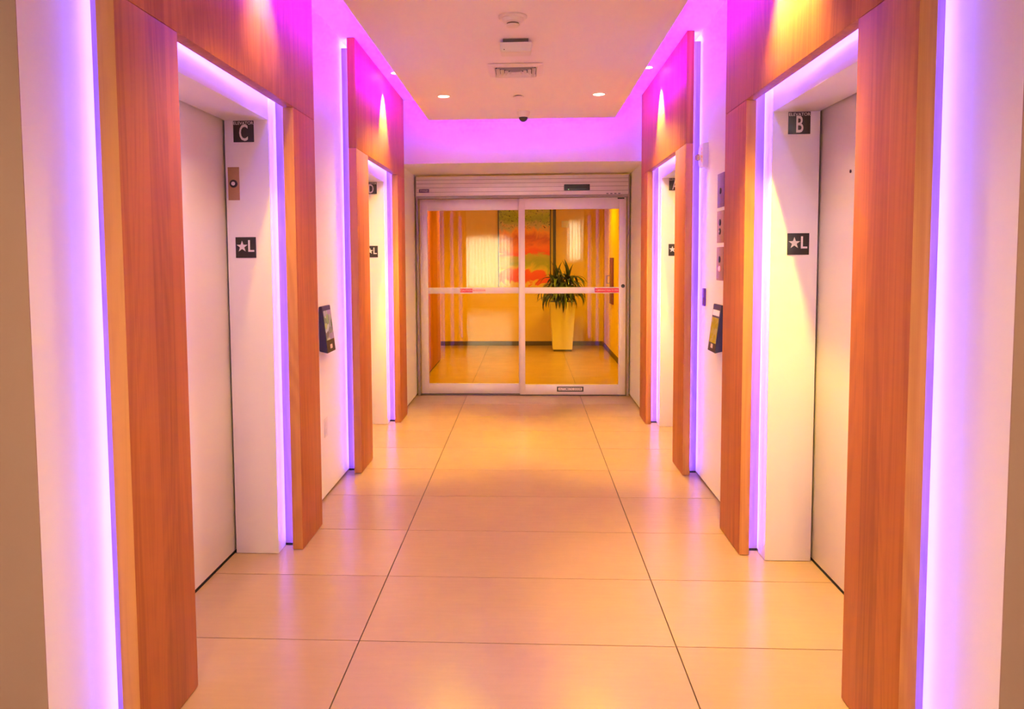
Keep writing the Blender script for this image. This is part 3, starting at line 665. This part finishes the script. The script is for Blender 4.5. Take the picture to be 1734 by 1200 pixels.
# painting
t = thing('painting', (-0.05, YB, 1.0), 'large abstract painting in green, orange and red behind the glass door', 'painting')
ax0, ax1, az0, az1 = -0.50, 0.405, 0.985, 2.46
bm = bmesh.new()
for q in ((ax0, ax0+0.02, az0, az1), (ax1-0.02, ax1, az0, az1), (ax0+0.02, ax1-0.02, az0, az0+0.02), (ax0+0.02, ax1-0.02, az1-0.02, az1)): add_box(bm, q[0], q[1], YB - 0.045, YB - 0.001, q[2], q[3])
mesh_obj('picture_frame', bm, M['frame'], t)
box('canvas', ax0+0.02, ax1-0.02, YB - 0.035, YB - 0.002, az0+0.02, az1-0.02, M['art'], t)
# wall alarm
t = thing('wall_alarm', (0.64, YB, 2.08), 'small square wall alarm on the vestibule wall above the plant', 'alarm')
box('housing', 0.585, 0.705, YB - 0.035, YB - 0.0005, 2.02, 2.13, M['plastic'], t, 0.006)
box('lens', 0.618, 0.672, YB - 0.050, YB - 0.0352, 2.050, 2.10, M['alu'], t, 0.004)
# solid violet panel and bracket standing in for a reflection in the glass
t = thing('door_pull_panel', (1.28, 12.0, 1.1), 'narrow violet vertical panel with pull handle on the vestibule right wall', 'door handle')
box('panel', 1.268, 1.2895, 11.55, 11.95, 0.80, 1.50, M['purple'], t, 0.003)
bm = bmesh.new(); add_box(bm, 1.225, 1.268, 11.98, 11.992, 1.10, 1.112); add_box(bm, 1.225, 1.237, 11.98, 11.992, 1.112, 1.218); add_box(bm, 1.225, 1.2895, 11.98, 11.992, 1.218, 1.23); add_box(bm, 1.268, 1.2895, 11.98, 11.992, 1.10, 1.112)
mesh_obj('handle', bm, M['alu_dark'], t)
# vestibule lamps
for (x, y) in ((-0.75, 9.6), (0.7, 9.6), (-0.75, 11.6), (0.7, 11.6)):
    downlight(x, y, 2.75, 'recessed amber vestibule downlight, %s %s' % ('left' if x < 0 else 'right', 'near the glass door' if y < 10 else 'near the painting'), 'vestibule downlights', P_VEST, ORANGE, M['lamp_amber'], size=140, blend=0.9, r=0.05)

# potted plant
PXC, PYC = 0.565, 12.50
t = thing('potted_plant', (PXC, PYC, 0), 'tall tapered white planter with dark green leafy dracaena behind the glass', 'plant')
bm = bmesh.new()
def sq(r, z): return [bm.verts.new((PXC + a * r, PYC + b * r, z)) for a, b in ((-1,-1),(1,-1),(1,1),(-1,1))]
rings = [sq(0.155, 0.03), sq(0.205, 0.80), sq(0.185, 0.80), sq(0.180, 0.72)]
for A, B in zip(rings, rings[1:]):
    for k in range(4): bm.faces.new((A[k], A[(k+1)%4], B[(k+1)%4], B[k]))
bm.faces.new(rings[0])
bmesh.ops.bevel(bm, geom=[e for e in bm.edges if abs(e.verts[0].co.z - e.verts[1].co.z) > 0.3], offset=0.008, segments=2, affect='EDGES')
mesh_obj('pot', bm, M['pot'], t)
box('pot_foot', PXC - 0.145, PXC + 0.145, PYC - 0.145, PYC + 0.145, 0.0005, 0.03, M['baseb'], t)
box('soil', PXC - 0.178, PXC + 0.178, PYC - 0.178, PYC + 0.178, 0.70, 0.745, M['soil'], t)
def leaf_mesh(L, Wd, droop, name, mat):
    bm = bmesh.new(); n = 9; prev = None
    x = z = 0.0; ang = math.radians(62)
    for k in range(n + 1):
        f = k / n; w = Wd * (0.35 + 0.65 * math.sin(math.pi * min(1, f * 1.25 + 0.12) * 0.75)) * (1 - f ** 3) + 0.0008
        c = (bm.verts.new((x, -w, z + w * 0.25)), bm.verts.new((x, 0, z)), bm.verts.new((x, w, z + w * 0.25)))
        if prev:
            bm.faces.new((prev[0], prev[1], c[1], c[0])); bm.faces.new((prev[1], prev[2], c[2], c[1]))
        prev = c
        ang -= droop / n; x += L / n * math.cos(ang); z += L / n * math.sin(ang)
    me = bpy.data.meshes.new(name); bm.to_mesh(me); bm.free(); me.materials.append(mat)
    for p in me.polygons: p.use_smooth = True
    return me
protos = [leaf_mesh(0.42, 0.036, 2.2, 'leaf', M['leaf']), leaf_mesh(0.48, 0.038, 2.7, 'leaf', M['leaf']), leaf_mesh(0.38, 0.034, 1.4, 'leaf', M['leaf2']), leaf_mesh(0.52, 0.036, 2.4, 'leaf', M['leaf2']), leaf_mesh(0.34, 0.036, 0.5, 'leaf', M['leaf'])]
heads = [(-0.09, 0.02, 1.12), (0.10, -0.03, 1.13), (0.0, 0.07, 1.04), (-0.02, -0.09, 0.94), (0.13, 0.06, 0.96), (-0.13, -0.02, 0.92)]
for hx, hy, hz in heads:
    bm = bmesh.new(); n = 8; prev = None
    for k in range(5):
        f = k / 4; cx_, cy_, cz_ = PXC + hx * (0.5 + 0.5 * f), PYC + hy * (0.5 + 0.5 * f), 0.74 + (hz - 0.74) * f; r = 0.016 - 0.004 * f
        ring = [bm.verts.new((cx_ + r * math.cos(2*math.pi*j/n), cy_ + r * math.sin(2*math.pi*j/n), cz_)) for j in range(n)]
        if prev:
            for j in range(n): bm.faces.new((prev[j], prev[(j+1)%n], ring[(j+1)%n], ring[j]))
        prev = ring
    bm.faces.new(prev); mesh_obj('stem', bm, M['stem'], t, True)
    NL = 28
    for k in range(NL):
        f = k / NL
        me = protos[4] if f > 0.86 else random.choice(protos[:4])
        o = bpy.data.objects.new('leaf', me); COL.objects.link(o); o.parent = t
        o.location = (hx + random.uniform(-.01, .01), hy + random.uniform(-.01, .01), hz - 0.10 + 0.13 * f)
        tilt = -0.35 + 0.2 * random.uniform(-1, 1) if f < 0.5 else (0.0 if f < 0.86 else 0.45)
        o.rotation_euler = (0, -tilt, k * 2.399 + random.uniform(-.2, .2)); sc = random.uniform(0.75, 1.05); o.scale = (sc, sc, sc)
